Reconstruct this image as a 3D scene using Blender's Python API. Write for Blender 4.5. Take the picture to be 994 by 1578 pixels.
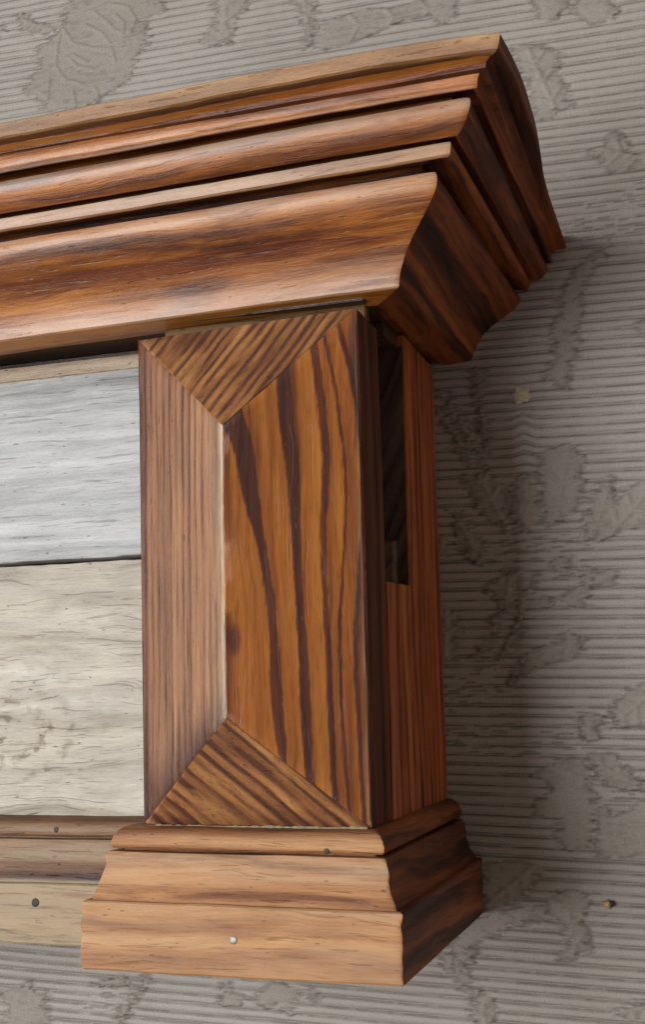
import bpy, bmesh, math, random
import numpy as np
from mathutils import Vector, Matrix

for o in list(bpy.data.objects):
    bpy.data.objects.remove(o)
S = 0.01                                    # everything below is written in centimetres
scene = bpy.context.scene
COL = scene.collection
rng = np.random.default_rng(7)

# ------------------------------------------------------------------ camera
cam = bpy.data.cameras.new("camera")
cam.sensor_fit = 'HORIZONTAL'; cam.sensor_width = 36.0
cam.lens = 36.0 * 1871.6 / 994.0
cam.clip_start = 0.02; cam.clip_end = 100.0
camo = bpy.data.objects.new("camera", cam); COL.objects.link(camo)
_R = Vector((0.95121453, 0.30782973, -0.02077941))
_U = Vector((0.06559306, -0.13595755, 0.98854089))
_F = Vector((-0.30147716, 0.94167744, 0.14951629))
m = Matrix((( _R.x, _U.x, -_F.x, 23.28375 * S), (_R.y, _U.y, -_F.y, -61.13236 * S),
            (_R.z, _U.z, -_F.z, 5.19851 * S), (0, 0, 0, 1)))
camo.matrix_world = m
scene.camera = camo

# ------------------------------------------------------------------ light: a dim room and one tall window to the left
world = bpy.data.worlds.new("World"); scene.world = world
world.use_nodes = True
bg = world.node_tree.nodes["Background"]
bg.inputs[0].default_value = (1.0, 0.85, 0.73, 1); bg.inputs[1].default_value = 0.26

def area(name, loc, target, sx, sy, power, col):
    L = bpy.data.lights.new(name, 'AREA'); L.shape = 'RECTANGLE'
    L.size = sx * S; L.size_y = sy * S; L.energy = power; L.color = col
    o = bpy.data.objects.new(name, L); COL.objects.link(o)
    o.location = Vector(loc) * S
    d = (Vector(target) - Vector(loc)).normalized()
    o.rotation_euler = d.to_track_quat('-Z', 'Y').to_euler()
    return o
area("window_light", (-133, -262, 26), (5, -8, 10), 145, 165, 107, (0.94, 0.975, 1.0))

scene.view_settings.view_transform = 'Standard'
scene.view_settings.look = 'None'
scene.view_settings.exposure = 0.0
scene.view_settings.gamma = 1.0
scene.view_settings.use_curve_mapping = False
scene.render.engine = 'CYCLES'
scene.render.resolution_x = 646; scene.render.resolution_y = 1024

# ------------------------------------------------------------------ node helper
class NT:
    def __init__(self, name):
        self.mat = bpy.data.materials.new(name); self.mat.use_nodes = True
        self.t = self.mat.node_tree; self.n = self.t.nodes; self.n.clear()
        self.out = self.n.new('ShaderNodeOutputMaterial')
        self.bsdf = self.n.new('ShaderNodeBsdfPrincipled')
        self.t.links.new(self.bsdf.outputs[0], self.out.inputs[0])
    def put(self, sock, v):
        if isinstance(v, bpy.types.NodeSocket): self.t.links.new(v, sock)
        elif isinstance(v, (tuple, list)) and len(v) == 3 and sock.type == 'RGBA': sock.default_value = (*v, 1)
        else: sock.default_value = v
    def m(self, op, a, b=0.0, c=0.0, clamp=False):
        n = self.n.new('ShaderNodeMath'); n.operation = op; n.use_clamp = clamp
        for s, v in zip(n.inputs, (a, b, c)): self.put(s, v)
        return n.outputs[0]
    def vm(self, op, a, b):
        n = self.n.new('ShaderNodeVectorMath'); n.operation = op
        self.put(n.inputs[0], a); self.put(n.inputs[1], b)
        return n.outputs['Value'] if op == 'DOT_PRODUCT' else n.outputs[0]
    def xyz(self, a, b, c):
        n = self.n.new('ShaderNodeCombineXYZ')
        for s, v in zip(n.inputs, (a, b, c)): self.put(s, v)
        return n.outputs[0]
    def noise(self, v, scale=1.0, detail=2.0, rough=0.5, dist=0.0):
        n = self.n.new('ShaderNodeTexNoise'); self.put(n.inputs['Vector'], v)
        n.inputs['Scale'].default_value = scale; n.inputs['Detail'].default_value = detail
        n.inputs['Roughness'].default_value = rough; n.inputs['Distortion'].default_value = dist
        return n.outputs[0]
    def step(self, v, lo, hi, a=0.0, b=1.0):
        n = self.n.new('ShaderNodeMapRange'); n.interpolation_type = 'SMOOTHSTEP'
        for s, x in zip(n.inputs[:5], (v, lo, hi, a, b)): self.put(s, x)
        return n.outputs[0]
    def ramp(self, v, stops):
        n = self.n.new('ShaderNodeValToRGB'); e = n.color_ramp.elements
        while len(e) < len(stops): e.new(0.5)
        for q, (p, c) in zip(e, stops): q.position = p; q.color = (*c, 1)
        self.put(n.inputs[0], v); return n.outputs[0]
    def mix(self, f, a, b, mode='MIX'):
        n = self.n.new('ShaderNodeMix'); n.data_type = 'RGBA'; n.blend_type = mode
        self.put(n.inputs[0], f); self.put(n.inputs[6], a); self.put(n.inputs[7], b)
        return n.outputs[2]
    def attr(self, name):
        n = self.n.new('ShaderNodeAttribute'); n.attribute_name = name; return n.outputs['Fac']
    def curve(self, v, pts, lo, hi):             # v 0..1, values scaled into lo..hi
        n = self.n.new('ShaderNodeFloatCurve'); c = n.mapping.curves[0]
        pts = sorted(pts)
        while len(c.points) < len(pts): c.points.new(0.5, 0.5)
        for q, (x, y) in zip(c.points, pts): q.location = (x, (y - lo) / (hi - lo))
        n.mapping.update(); self.put(n.inputs['Value'], v)
        return self.m('MULTIPLY_ADD', n.outputs[0], hi - lo, lo)
    def pos(self):
        n = self.n.new('ShaderNodeTexCoord')
        return self.vm('MULTIPLY', n.outputs['Object'], (100.0, 100.0, 100.0))
    def bump(self, h, dist, strength=1.0):
        n = self.n.new('ShaderNodeBump'); n.inputs['Strength'].default_value = strength
        n.inputs['Distance'].default_value = dist; self.put(n.inputs['Height'], h)
        self.t.links.new(n.outputs[0], self.bsdf.inputs['Normal'])

def wood(name, g, a, cols, fa=1.2, lines=(5.0, 0.35), fib=0.15, warp=0.35, rough=(0.28, 0.5), stain_shade=0.35,
         stain_col=(0.35, 0.22, 0.14), speck=0.5, wear_sheen_col=(0.45, 0.40, 0.34), seed=0.0, bands=None, spec=0.5, coat=0.0, mot=0.25, crack=0.35, knot=None, bumpk=0.75):
    """a grain direction, an across direction; cols runs from late wood to early wood"""
    t = NT(name); P = t.pos()
    g = Vector(g).normalized(); a = Vector(a); a = (a - g * a.dot(g)).normalized(); b = g.cross(a)
    u = t.vm('DOT_PRODUCT', P, tuple(g)); v = t.vm('DOT_PRODUCT', P, tuple(a)); w = t.vm('DOT_PRODUCT', P, tuple(b))
    v = t.m('ADD', v, seed * 3.7); u0 = t.m('ADD', u, seed * 11.3)
    wp = t.noise(t.xyz(t.m('MULTIPLY', u0, 0.10), t.m('MULTIPLY', v, 0.35), t.m('MULTIPLY', w, 0.35)), 1.0, 2.0)
    wp2 = t.noise(t.xyz(t.m('MULTIPLY', u0, 0.5), t.m('MULTIPLY', v, 0.8), w), 1.0, 1.0)
    vv = t.m('ADD', v, t.m('MULTIPLY_ADD', t.m('SUBTRACT', wp, 0.5), warp * 4, t.m('MULTIPLY', t.m('SUBTRACT', wp2, 0.5), warp * 0.6)))
    s1 = t.noise(t.xyz(t.m('MULTIPLY', u0, 0.03), t.m('MULTIPLY', vv, fa), t.m('MULTIPLY', w, fa * 0.6)), 1.0, 3.0, 0.6)
    ph = t.m('ADD', t.m('MULTIPLY', vv, lines[0]), t.m('MULTIPLY', s1, 5.0))
    ln = t.m('MULTIPLY_ADD', t.m('SINE', ph), 0.5, 0.5)
    ln = t.m('POWER', ln, 2.2)
    lam = t.noise(t.xyz(t.m('MULTIPLY', u0, 0.12), t.m('MULTIPLY', v, 0.9), w), 1.3, 2.0)
    fb = t.noise(t.xyz(t.m('MULTIPLY', u0, 0.40), t.m('MULTIPLY', vv, 11.0), t.m('MULTIPLY', w, 11.0)), 1.0, 6.0, 0.75)
    val = t.m('MULTIPLY_ADD', t.m('SUBTRACT', s1, 0.5), 1.7, 0.6)
    val = t.m('SUBTRACT', val, t.m('MULTIPLY', t.m('MULTIPLY', ln, t.step(lam, 0.3, 0.62)), lines[1]))
    val = t.m('MULTIPLY_ADD', t.m('SUBTRACT', fb, 0.5), fib * 3, val, True)
    if knot:
        kv = t.vm('MULTIPLY', t.vm('SUBTRACT', P, knot), (0.55, 0.0, 1.0))
        kl = t.n.new('ShaderNodeVectorMath'); kl.operation = 'LENGTH'; t.put(kl.inputs[0], kv)
        rr = t.m('ADD', kl.outputs['Value'], t.m('MULTIPLY', wp2, 1.1))
        rg_ = t.m('POWER', t.m('MULTIPLY_ADD', t.m('SINE', t.m('MULTIPLY', rr, 7.0)), 0.5, 0.5), 2.5)
        brk = t.step(t.noise(t.xyz(t.m('MULTIPLY', u0, 1.4), t.m('MULTIPLY', v, 1.4), 0.0), 1.0, 2.0), 0.42, 0.6)
        val = t.m('SUBTRACT', val, t.m('MULTIPLY', t.m('MULTIPLY', rg_, brk), t.step(kl.outputs['Value'], 0.6, 4.6, 0.55, 0.0)))
    if bands:
        X = t.n.new('ShaderNodeSeparateXYZ'); t.put(X.inputs[0], P)
        zz = t.m('MULTIPLY', X.outputs[2], 1 / 21.0)
        wob = t.m('MULTIPLY', t.m('SUBTRACT', t.noise(t.xyz(t.m('MULTIPLY', u, 0.7), 0.0, 0.0), 1.0, 3.0), 0.5), 0.14)
        edge = t.m('MULTIPLY', t.m('SUBTRACT', t.noise(t.xyz(t.m('MULTIPLY', u, 1.6), t.m('MULTIPLY', X.outputs[0], 12.0), 2.0), 1.0, 3.0), 0.5), 0.16)
        tot = None
        for k, bd in enumerate(bands):
            c = t.curve(zz, [(q[0] / 21.0, q[1]) for q in bd], 4.5, 10.5)
            wd = t.curve(zz, [(q[0] / 21.0, q[2]) for q in bd], 0.0, 1.2)
            dx = t.m('SUBTRACT', t.m('ADD', X.outputs[0], wob), c)
            dd = t.m('ADD', t.m('SUBTRACT', t.m('ABSOLUTE', dx), t.m('MULTIPLY', wd, 0.5)), edge)
            r = t.m('MULTIPLY', t.step(dd, -0.09, 0.07, 1.0, 0.0), t.m('MULTIPLY_ADD', fb, 0.3, 0.84))
            # the early wood side of a ring fades slowly
            halo = t.m('MULTIPLY', t.step(t.m('SUBTRACT', dx, t.m('MULTIPLY', wd, 0.5)), 0.0, 0.6, 1.0, 0.0), t.step(dx, -0.02, 0.02))
            r = t.m('MAXIMUM', r, t.m('MULTIPLY', halo, 0.38))
            tot = r if tot is None else t.m('MAXIMUM', tot, r)
        kn = t.vm('SUBTRACT', P, (5.25, -16.29, 7.4)); kn = t.vm('MULTIPLY', kn, (2.2, 0.0, 1.0))
        kl = t.n.new('ShaderNodeVectorMath'); kl.operation = 'LENGTH'; t.put(kl.inputs[0], kn)
        kd = t.step(t.m('ADD', kl.outputs['Value'], t.m('MULTIPLY', t.m('SUBTRACT', lam, 0.5), 2.2)), 0.1, 0.8, 0.6, 0.0)
        tot = t.m('MAXIMUM', tot, kd)
        val = t.m('SUBTRACT', t.m('MULTIPLY_ADD', val, 0.5, 0.42), t.m('MULTIPLY', tot, 0.62), 0.0, True)
    col = t.ramp(val, cols)
    st = t.noise(t.xyz(t.m('MULTIPLY', u0, 0.10), t.m('MULTIPLY', v, 0.75), t.m('MULTIPLY', w, 0.75)), 1.0, 5.0, 0.62, 0.6)
    col = t.mix(t.m('MULTIPLY', t.step(st, 0.5, 0.68), stain_shade), col, t.mix(1.0, col, stain_col, 'MULTIPLY'))
    mo = t.noise(t.xyz(t.m('MULTIPLY', u0, 0.22), t.m('MULTIPLY', v, 0.75), t.m('MULTIPLY', w, 0.75)), 1.0, 5.0, 0.62, 0.4)
    col = t.mix(mot, col, t.mix(1.0, col, t.ramp(mo, [(0.3, (0.45, 0.42, 0.4)), (0.62, (1.35, 1.3, 1.22))]), 'MULTIPLY'))
    sp = t.noise(t.xyz(t.m('MULTIPLY', u0, 1.6), t.m('MULTIPLY', v, 6.0), t.m('MULTIPLY', w, 6.0)), 1.0, 2.0, 0.5)
    ck = t.noise(t.xyz(t.m('MULTIPLY', u0, 0.20), t.m('MULTIPLY', vv, 6.5), t.m('MULTIPLY', w, 6.5)), 1.0, 2.0, 0.6)
    ckm = t.step(ck, 0.635, 0.69)
    col = t.mix(t.m('MULTIPLY', ckm, crack), col, t.mix(1.0, col, (0.28, 0.24, 0.21), 'MULTIPLY'))
    po = t.noise(t.xyz(t.m('MULTIPLY', u0, 0.9), t.m('MULTIPLY', v, 15.0), t.m('MULTIPLY', w, 15.0)), 1.0, 1.5, 0.5)
    pom = t.m('MULTIPLY', t.step(po, 0.60, 0.70), 0.5)
    col = t.mix(pom, col, t.mix(1.0, col, (0.42, 0.36, 0.32), 'MULTIPLY'))
    lt = t.m('MULTIPLY', t.step(po, 0.40, 0.30), 0.35)
    col = t.mix(lt, col, t.mix(1.0, col, (1.4, 1.38, 1.35), 'MULTIPLY'))
    spm = t.step(sp, 0.70, 0.78)
    col = t.mix(t.m('MULTIPLY', spm, speck), col, (0.05, 0.03, 0.02))
    sa = t.m('MULTIPLY', t.attr('stain_shade'), t.step(t.noise(t.xyz(t.m('MULTIPLY', u0, 0.09), t.m('MULTIPLY', v, 1.1), t.m('MULTIPLY', w, 1.1)), 1.0, 5.0, 0.6, 0.5), 0.36, 0.56), 0, True)
    col = t.mix(sa, col, t.mix(1.0, col, (0.36, 0.21, 0.13), 'MULTIPLY'))  # random stain and grime on facets; on mouldings it also paints shade
    wr = t.attr('wear_sheen')
    wn = t.noise(t.xyz(t.m('MULTIPLY', u0, 0.22), t.m('MULTIPLY', v, 3.2), t.m('MULTIPLY', w, 3.2)), 1.0, 5.0, 0.68)
    wr = t.m('MULTIPLY', wr, t.step(wn, 0.25, 0.66), 0, True)
    col = t.mix(wr, col, t.mix(0.70, col, wear_sheen_col))  # worn edges on facets; on mouldings it also paints a pale sheen
    t.put(t.bsdf.inputs['Base Color'], col)
    rg = t.m('MULTIPLY_ADD', t.m('MULTIPLY_ADD', st, 0.6, t.m('MULTIPLY', fb, 0.4)), rough[1] - rough[0], rough[0])
    rg = t.m('ADD', rg, t.m('MULTIPLY', wr, 0.12))
    t.put(t.bsdf.inputs['Roughness'], rg)
    t.bsdf.inputs['Specular IOR Level'].default_value = spec
    t.bsdf.inputs['Coat Weight'].default_value = coat; t.bsdf.inputs['Coat Roughness'].default_value = 0.30
    h = t.m('ADD', t.m('MULTIPLY', fb, 0.75), t.m('MULTIPLY', ln, 0.22))
    h = t.m('SUBTRACT', t.m('ADD', h, t.m('MULTIPLY', mo, 1.6)), t.m('MULTIPLY_ADD', spm, 0.9, t.m('MULTIPLY', ckm, 0.7)))
    t.bump(h, 0.0006, bumpk)
    return t.mat
FLAT = [[(-13.26,40.71),(-14.83,42.36),(-13.94,43.65),(-14.14,44.89),(-12.79,45.66),(-12.35,46.09),(-12.18,47.44),(-11.64,47.67),(-11.29,48.64),(-6.7,47.66),(-5.33,45.69),(-7.05,45.36),(-6.36,44.22),(-7.04,43.35),(-7.38,42.41),(-8.07,41.54),(-9.46,41.13),(-9.8,40.6),(-11.39,40.55)],
[(-17.87,45.79),(-16.2,46.51),(-17.92,47.56)],
[(-15.66,47.45),(-14.92,47.48),(-14.63,46.81),(-12.34,46.0),(-13.79,45.69),(-15.27,46.33)],
[(-2.31,45.73),(-2.13,46.69),(-0.16,46.27),(-0.35,44.34),(-1.0,44.31),(-1.1,43.02),(-1.35,42.5),(-1.83,43.16),(-2.25,42.59),(-3.07,43.41),(-2.15,44.21)],
[(2.64,44.7),(2.66,45.67),(3.91,45.4),(4.03,43.45),(3.86,42.68),(3.68,41.76),(3.36,41.34),(3.46,42.6),(2.94,43.99)],
[(4.02,42.97),(5.42,43.0),(6.65,43.23),(8.76,42.95),(10.55,43.05),(11.95,43.54),(12.13,42.26),(11.88,41.69),(11.08,41.39),(10.52,42.12),(9.04,42.11),(7.52,41.64),(5.38,41.27),(3.83,41.25)],
[(16.26,42.63),(17.73,42.32),(17.84,41.06),(17.29,40.42),(16.51,40.58),(16.28,41.29)],
[(18.41,42.17),(20.27,41.78),(20.37,40.45),(20.08,39.85),(19.4,39.8),(18.82,40.02),(18.33,40.58)],
[(14.97,39.46),(16.53,39.15),(17.54,38.49),(16.96,37.29),(17.63,36.89),(17.94,35.36),(17.22,35.49),(16.85,35.0),(15.81,34.99),(15.87,36.28),(15.58,37.46),(15.1,38.49)],
[(18.62,32.96),(19.63,33.07),(20.0,33.82),(20.48,33.38),(20.52,32.74),(21.05,31.94),(22.26,32.19),(22.21,31.4),(20.37,31.6),(19.7,31.44),(19.41,32.11),(18.77,32.67)],
[(19.6,28.03),(18.81,26.91),(17.9,25.58),(17.7,23.83),(17.27,21.45),(16.89,20.18),(16.28,20.68),(15.77,21.06),(16.34,21.99),(16.26,23.44),(16.7,24.95),(17.41,26.31),(18.29,27.09)],
[(12.12,21.99),(12.89,21.8),(12.51,20.61),(12.52,19.61),(12.84,18.03),(12.68,16.84),(12.32,18.52),(12.16,20.2)],
[(9.72,20.2),(10.38,19.92),(11.42,18.04),(12.24,16.68),(11.7,16.72)],
[(9.76,21.33),(10.64,20.79),(11.99,18.55),(12.37,17.3),(12.05,17.33),(10.82,19.65)],
[(20.38,23.4),(21.52,23.81),(21.44,22.42),(20.55,22.95)],
[(12.73,16.81),(13.5,15.78),(13.62,14.79),(13.51,13.51),(13.91,12.95),(13.18,13.42),(12.15,14.35),(11.85,15.13),(11.35,16.37),(12.22,16.2)],
[(15.48,17.25),(17.17,17.54),(17.53,16.44),(17.34,14.75),(16.57,13.85),(15.5,13.28),(15.37,14.89)],
[(14.64,16.34),(15.18,15.44),(15.22,13.94),(14.76,13.11),(14.23,13.14),(13.86,14.24),(14.03,15.63)],
[(10.75,14.77),(11.68,13.52),(12.29,12.62),(12.16,11.98),(11.31,12.35),(10.81,13.57)],
[(9.7,13.2),(10.56,12.72),(10.98,12.26),(9.66,12.12)],
[(11.09,12.25),(11.64,12.44),(12.46,11.54),(11.82,11.68)],
[(17.5,14.0),(18.07,15.01),(18.93,15.9),(18.97,14.63),(19.03,13.9),(18.35,12.68),(17.43,12.53)],
[(18.92,13.9),(19.49,14.91),(20.46,15.37),(21.12,15.42),(20.99,13.35),(20.33,13.19),(18.87,12.86),(17.93,12.4)],
[(13.19,11.18),(13.85,11.57),(14.0,10.4),(13.75,9.36),(13.11,9.28),(12.93,10.03)],
[(14.67,11.21),(14.98,11.19),(14.93,10.04),(14.62,10.05)],
[(15.84,11.78),(16.47,11.96),(16.63,10.9),(15.79,10.73)],
[(17.06,11.3),(17.67,11.26),(17.46,9.31),(16.54,9.24),(16.16,9.88),(17.1,10.25)],
[(13.99,10.08),(14.49,9.64),(15.34,9.92),(16.14,9.36),(14.06,9.24)],
[(17.64,10.85),(18.26,11.03),(18.86,10.89),(18.62,10.18),(17.81,10.22)],
[(12.2,10.48),(13.29,11.07),(13.06,10.44),(12.4,10.05)],
[(12.9,9.29),(13.32,9.27),(12.3,7.63),(11.73,6.72),(11.3,6.74),(12.21,7.95)],
[(13.95,9.14),(14.37,9.23),(13.55,7.27),(12.58,6.7),(13.03,7.29)],
[(14.79,7.13),(15.64,7.62),(16.69,8.2),(17.07,7.68),(16.83,6.97),(15.59,6.61),(14.67,6.64)],
[(9.58,9.75),(10.65,9.38),(10.78,8.42),(10.45,6.76),(9.47,6.79)],
[(14.8,7.3),(15.64,7.58),(16.87,7.64),(16.94,7.13),(15.6,6.86),(13.91,5.98),(13.36,5.27),(12.83,5.18),(13.6,6.09),(13.95,6.81)],
[(16.79,4.19),(17.78,3.97),(17.42,2.78),(16.71,2.68)],
[(18.2,4.47),(19.74,5.44),(20.52,5.42),(20.4,3.44),(18.14,3.37)],
[(16.79,2.18),(18.27,2.17),(19.59,0.6),(20.2,0.21),(19.58,0.4),(17.7,0.69),(17.14,1.38)],
[(14.31,1.19),(15.77,1.99),(16.78,1.98),(17.09,0.39),(17.12,-0.98),(16.94,-2.35),(15.75,-2.47),(15.38,-1.79),(15.43,-0.8),(14.22,-0.81),(14.14,-0.32),(15.29,0.49)],
[(17.26,-0.2),(18.2,-0.87),(19.56,0.01),(20.19,0.02),(20.03,-2.64),(17.12,-2.7),(17.29,-1.47)],
[(11.51,-3.09),(13.44,-2.93),(14.37,-3.26),(14.09,-4.18),(13.11,-4.9),(12.13,-5.39),(11.41,-5.41)],
[(11.03,-5.88),(12.62,-5.26),(14.53,-4.97),(14.71,-5.98),(14.03,-5.44),(13.3,-6.03),(12.59,-5.83),(12.45,-6.52),(11.48,-6.67),(10.97,-7.38),(10.79,-8.76),(10.3,-9.01),(10.36,-7.4),(9.89,-7.08)],
[(14.66,-4.62),(15.97,-4.13),(16.76,-4.45),(16.37,-5.25),(16.84,-7.13),(16.16,-7.05),(15.9,-7.62),(15.22,-7.54),(15.73,-6.51),(15.19,-5.63),(14.74,-5.3)],
[(10.3,-9.01),(11.03,-8.97),(11.72,-9.5),(12.03,-10.61),(12.12,-11.28),(10.93,-11.35),(10.87,-9.77)],
[(17.62,-9.41),(18.4,-9.48),(19.03,-8.9),(19.77,-8.75),(19.68,-10.16),(18.37,-10.02),(17.6,-9.85)],
[(9.37,-7.79),(10.25,-7.06),(10.3,-9.01),(9.71,-8.47)],
[(-14.74,-10.36),(-13.7,-9.76),(-13.43,-10.73),(-12.4,-10.24),(-12.65,-11.12),(-12.38,-11.97),(-15.48,-12.67),(-14.98,-11.47),(-15.53,-10.4)],
[(-6.28,-9.09),(-6.77,-9.11),(-8.85,-12.06),(-8.11,-12.02)],
[(-2.57,-9.33),(-1.99,-9.3),(-1.88,-9.92),(-1.06,-9.88),(-1.42,-10.51),(-2.35,-10.56)],
[(-0.49,-9.85),(0.67,-9.17),(1.34,-9.55),(1.91,-9.52),(1.66,-10.75),(1.32,-10.87),(0.88,-10.18),(0.19,-10.63),(-0.49,-10.15)],
[(2.25,-9.3),(2.92,-9.47),(2.68,-10.19),(2.24,-9.91)],
[(-9.87,-9.68),(-7.87,-9.27),(-7.63,-9.79),(-9.36,-9.98)]]
JIT = [[(18.03,29.72),(18.98,30.3),(20.32,30.54),(21.98,31.08),(21.84,28.72),(19.72,28.68),(18.04,28.38),(16.96,28.45)],
[(16.88,28.64),(21.24,28.69),(21.2,28.03),(19.8,27.78),(17.08,28.27)],
[(12.09,12.84),(14.01,12.94),(17.75,12.93),(17.69,11.68),(15.82,11.36),(13.95,11.56),(12.04,11.77)],
[(9.86,5.45),(12.29,7.38),(12.91,6.94),(12.19,4.88),(10.23,3.88)],
[(9.79,3.57),(13.81,3.83),(16.63,3.08),(16.79,2.18),(13.73,2.0),(9.74,2.12)],
[(17.37,1.98),(19.54,-0.18),(18.52,-2.13),(17.2,-1.18)],
[(-10.36,-10.57),(-7.38,-9.78),(-7.87,-11.07),(-10.6,-11.44)]]
RIDGE = [[(-12.35,46.09),(-12.69,44.78),(-12.76,43.43),(-12.12,42.46),(-10.69,41.85),(-8.94,41.87)],
[(-12.34,45.92),(-11.61,44.74),(-10.18,44.12),(-8.95,43.89)],
[(-10.56,46.59),(-9.14,46.81),(-7.92,46.39),(-7.39,45.43),(-7.74,44.66)],
[(-10.2,46.51),(-9.49,45.86),(-8.78,45.04),(-8.26,44.76),(-8.17,45.42),(-8.79,46.05)],
[(-10.73,45.76),(-9.66,45.04),(-9.13,44.26)],
[(-11.87,43.85),(-11.24,43.14),(-10.17,42.77)],
[(-11.6,43.97),(-10.71,43.38)],
[(-8.95,43.72),(-8.77,43.01)],
[(-13.2,42.65),(-13.36,41.15)],
[(-11.58,41.68),(-11.39,40.63)],
[(-10.07,41.57),(-9.72,40.67)],
[(-1.56,45.57),(-1.66,44.27),(-1.27,42.56)],
[(15.05,14.16),(14.99,13.86),(14.85,13.63),(14.67,13.53),(14.48,13.58),(14.33,13.77),(14.25,14.06),(14.27,14.38),(14.37,14.65),(14.54,14.82),(14.73,14.84),(14.91,14.71),(15.02,14.46),(15.05,14.15)],
[(12.87,12.37),(12.8,12.17),(12.64,12.04),(12.43,12.02),(12.24,12.12),(12.13,12.31),(12.14,12.52),(12.27,12.69),(12.46,12.76),(12.67,12.72),(12.82,12.57),(12.87,12.36)],
[(13.98,12.15),(13.9,11.92),(13.71,11.77),(13.47,11.75),(13.26,11.87),(13.14,12.08),(13.15,12.32),(13.29,12.51),(13.52,12.6),(13.75,12.54),(13.92,12.37),(13.98,12.14)],
[(15.25,12.29),(15.17,12.06),(14.98,11.92),(14.75,11.9),(14.54,12.01),(14.42,12.22),(14.43,12.46),(14.57,12.65),(14.79,12.73),(15.02,12.68),(15.19,12.51),(15.24,12.28)],
[(16.55,12.53),(16.48,12.3),(16.29,12.16),(16.06,12.14),(15.85,12.25),(15.74,12.46),(15.75,12.7),(15.89,12.89),(16.11,12.97),(16.34,12.92),(16.5,12.75),(16.55,12.52)],
[(17.45,12.9),(17.39,12.73),(17.25,12.62),(17.08,12.61),(16.93,12.69),(16.84,12.85),(16.85,13.02),(16.95,13.17),(17.12,13.23),(17.29,13.19),(17.41,13.06),(17.45,12.89)]]
BANDS = [[(16.29, 5.23, 0.96), (15.16, 5.56, 0.81), (13.22, 5.85, 0.62), (11.0, 6.25, 0.36), (9.78, 6.42, 0.33), (7.84, 6.59, 0.35), (5.21, 6.69, 0.47), (2.92, 6.87, 0.32)], [(18.73, 7.1, 0.59), (16.3, 7.21, 0.58), (14.04, 7.41, 0.53), (9.76, 7.54, 0.33), (7.02, 7.66, 0.38), (3.98, 7.74, 0.4), (1.85, 7.85, 0.33)], [(19.57, 8.28, 0.34), (17.29, 8.49, 0.37), (14.87, 8.64, 0.34), (12.09, 8.51, 0.29), (9.75, 8.49, 0.24), (7.01, 8.58, 0.26), (3.95, 8.63, 0.26), (1.08, 8.74, 0.28)], [(19.46, 8.77, 0.17), (17.02, 9.12, 0.17), (13.48, 9.36, 0.15), (9.93, 9.16, 0.14), (7.8, 9.02, 0.17), (4.7, 9.03, 0.17), (1.51, 9.17, 0.16)], [(20.19, 9.26, 0.25), (17.74, 9.77, 0.25), (14.93, 10.0, 0.12), (12.25, 9.94, 0.1), (10.13, 9.79, 0.17), (6.99, 9.6, 0.21), (3.93, 9.65, 0.21), (0.9, 9.72, 0.21)]]
# ------------------------------------------------------------------ mesh helpers
def tag(o, label=None, cat=None, group=None, kind=None):
    for k, v in (('label', label), ('category', cat), ('group', group), ('kind', kind)):
        if v: o[k] = v
    return o
def link(name, me, mat, parent=None, smooth=None):
    o = bpy.data.objects.new(name, me); COL.objects.link(o)
    me.materials.append(mat)
    if smooth is not None:
        for p in me.polygons: p.use_smooth = True
        me.set_sharp_from_angle(angle=math.radians(smooth))
    if parent: o.parent = parent
    return o
def mesh(name, verts, faces, wear_sheen=None, stain_shade=None):
    me = bpy.data.meshes.new(name)
    me.from_pydata([tuple(c * S for c in v) for v in verts], [], faces)
    if wear_sheen is not None:
        at = me.attributes.new('wear_sheen', 'FLOAT', 'POINT'); at.data.foreach_set('value', np.asarray(wear_sheen, dtype=np.float32))
    if stain_shade is not None:
        at = me.attributes.new('stain_shade', 'FLOAT', 'POINT'); at.data.foreach_set('value', np.asarray(stain_shade, dtype=np.float32))
    bm = bmesh.new(); bm.from_mesh(me); bmesh.ops.recalc_face_normals(bm, faces=bm.faces); bm.to_mesh(me); bm.free()
    me.update(); return me
def prism(name, poly, axis, lo, hi, mat, parent=None, bevel=0.05, seg=2):
    """poly: list of 2-D points in the plane square to axis"""
    def P(p, t): return {'x': (t, p[0], p[1]), 'y': (p[0], t, p[1]), 'z': (p[0], p[1], t)}[axis]
    n = len(poly); vs = [P(p, lo) for p in poly] + [P(p, hi) for p in poly]
    fs = [list(range(n)), list(range(n, 2 * n))] + [[i, (i + 1) % n, n + (i + 1) % n, n + i] for i in range(n)]
    me = mesh(name, vs, fs)
    if bevel:
        bm = bmesh.new(); bm.from_mesh(me)
        bmesh.ops.bevel(bm, geom=list(bm.edges), offset=bevel * S, segments=seg, affect='EDGES', clamp_overlap=True)
        bm.to_mesh(me); bm.free()
    return link(name, me, mat, parent, 40)
def box(name, a, b, mat, parent=None, bevel=0.05):
    return prism(name, [(a[0], a[1]), (b[0], a[1]), (b[0], b[1]), (a[0], b[1])], 'z', a[2], b[2], mat, parent, bevel)
def vnoise(x, seed):                                   # smooth 1-D noise, -1..1
    x = np.asarray(x, float); i = np.floor(x).astype(int); f = x - i; f = f * f * (3 - 2 * f)
    h = lambda k: (np.sin(k * 127.1 + seed * 311.7) * 43758.5453) % 1.0 * 2 - 1
    return h(i) * (1 - f) + h(i + 1) * f
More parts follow.
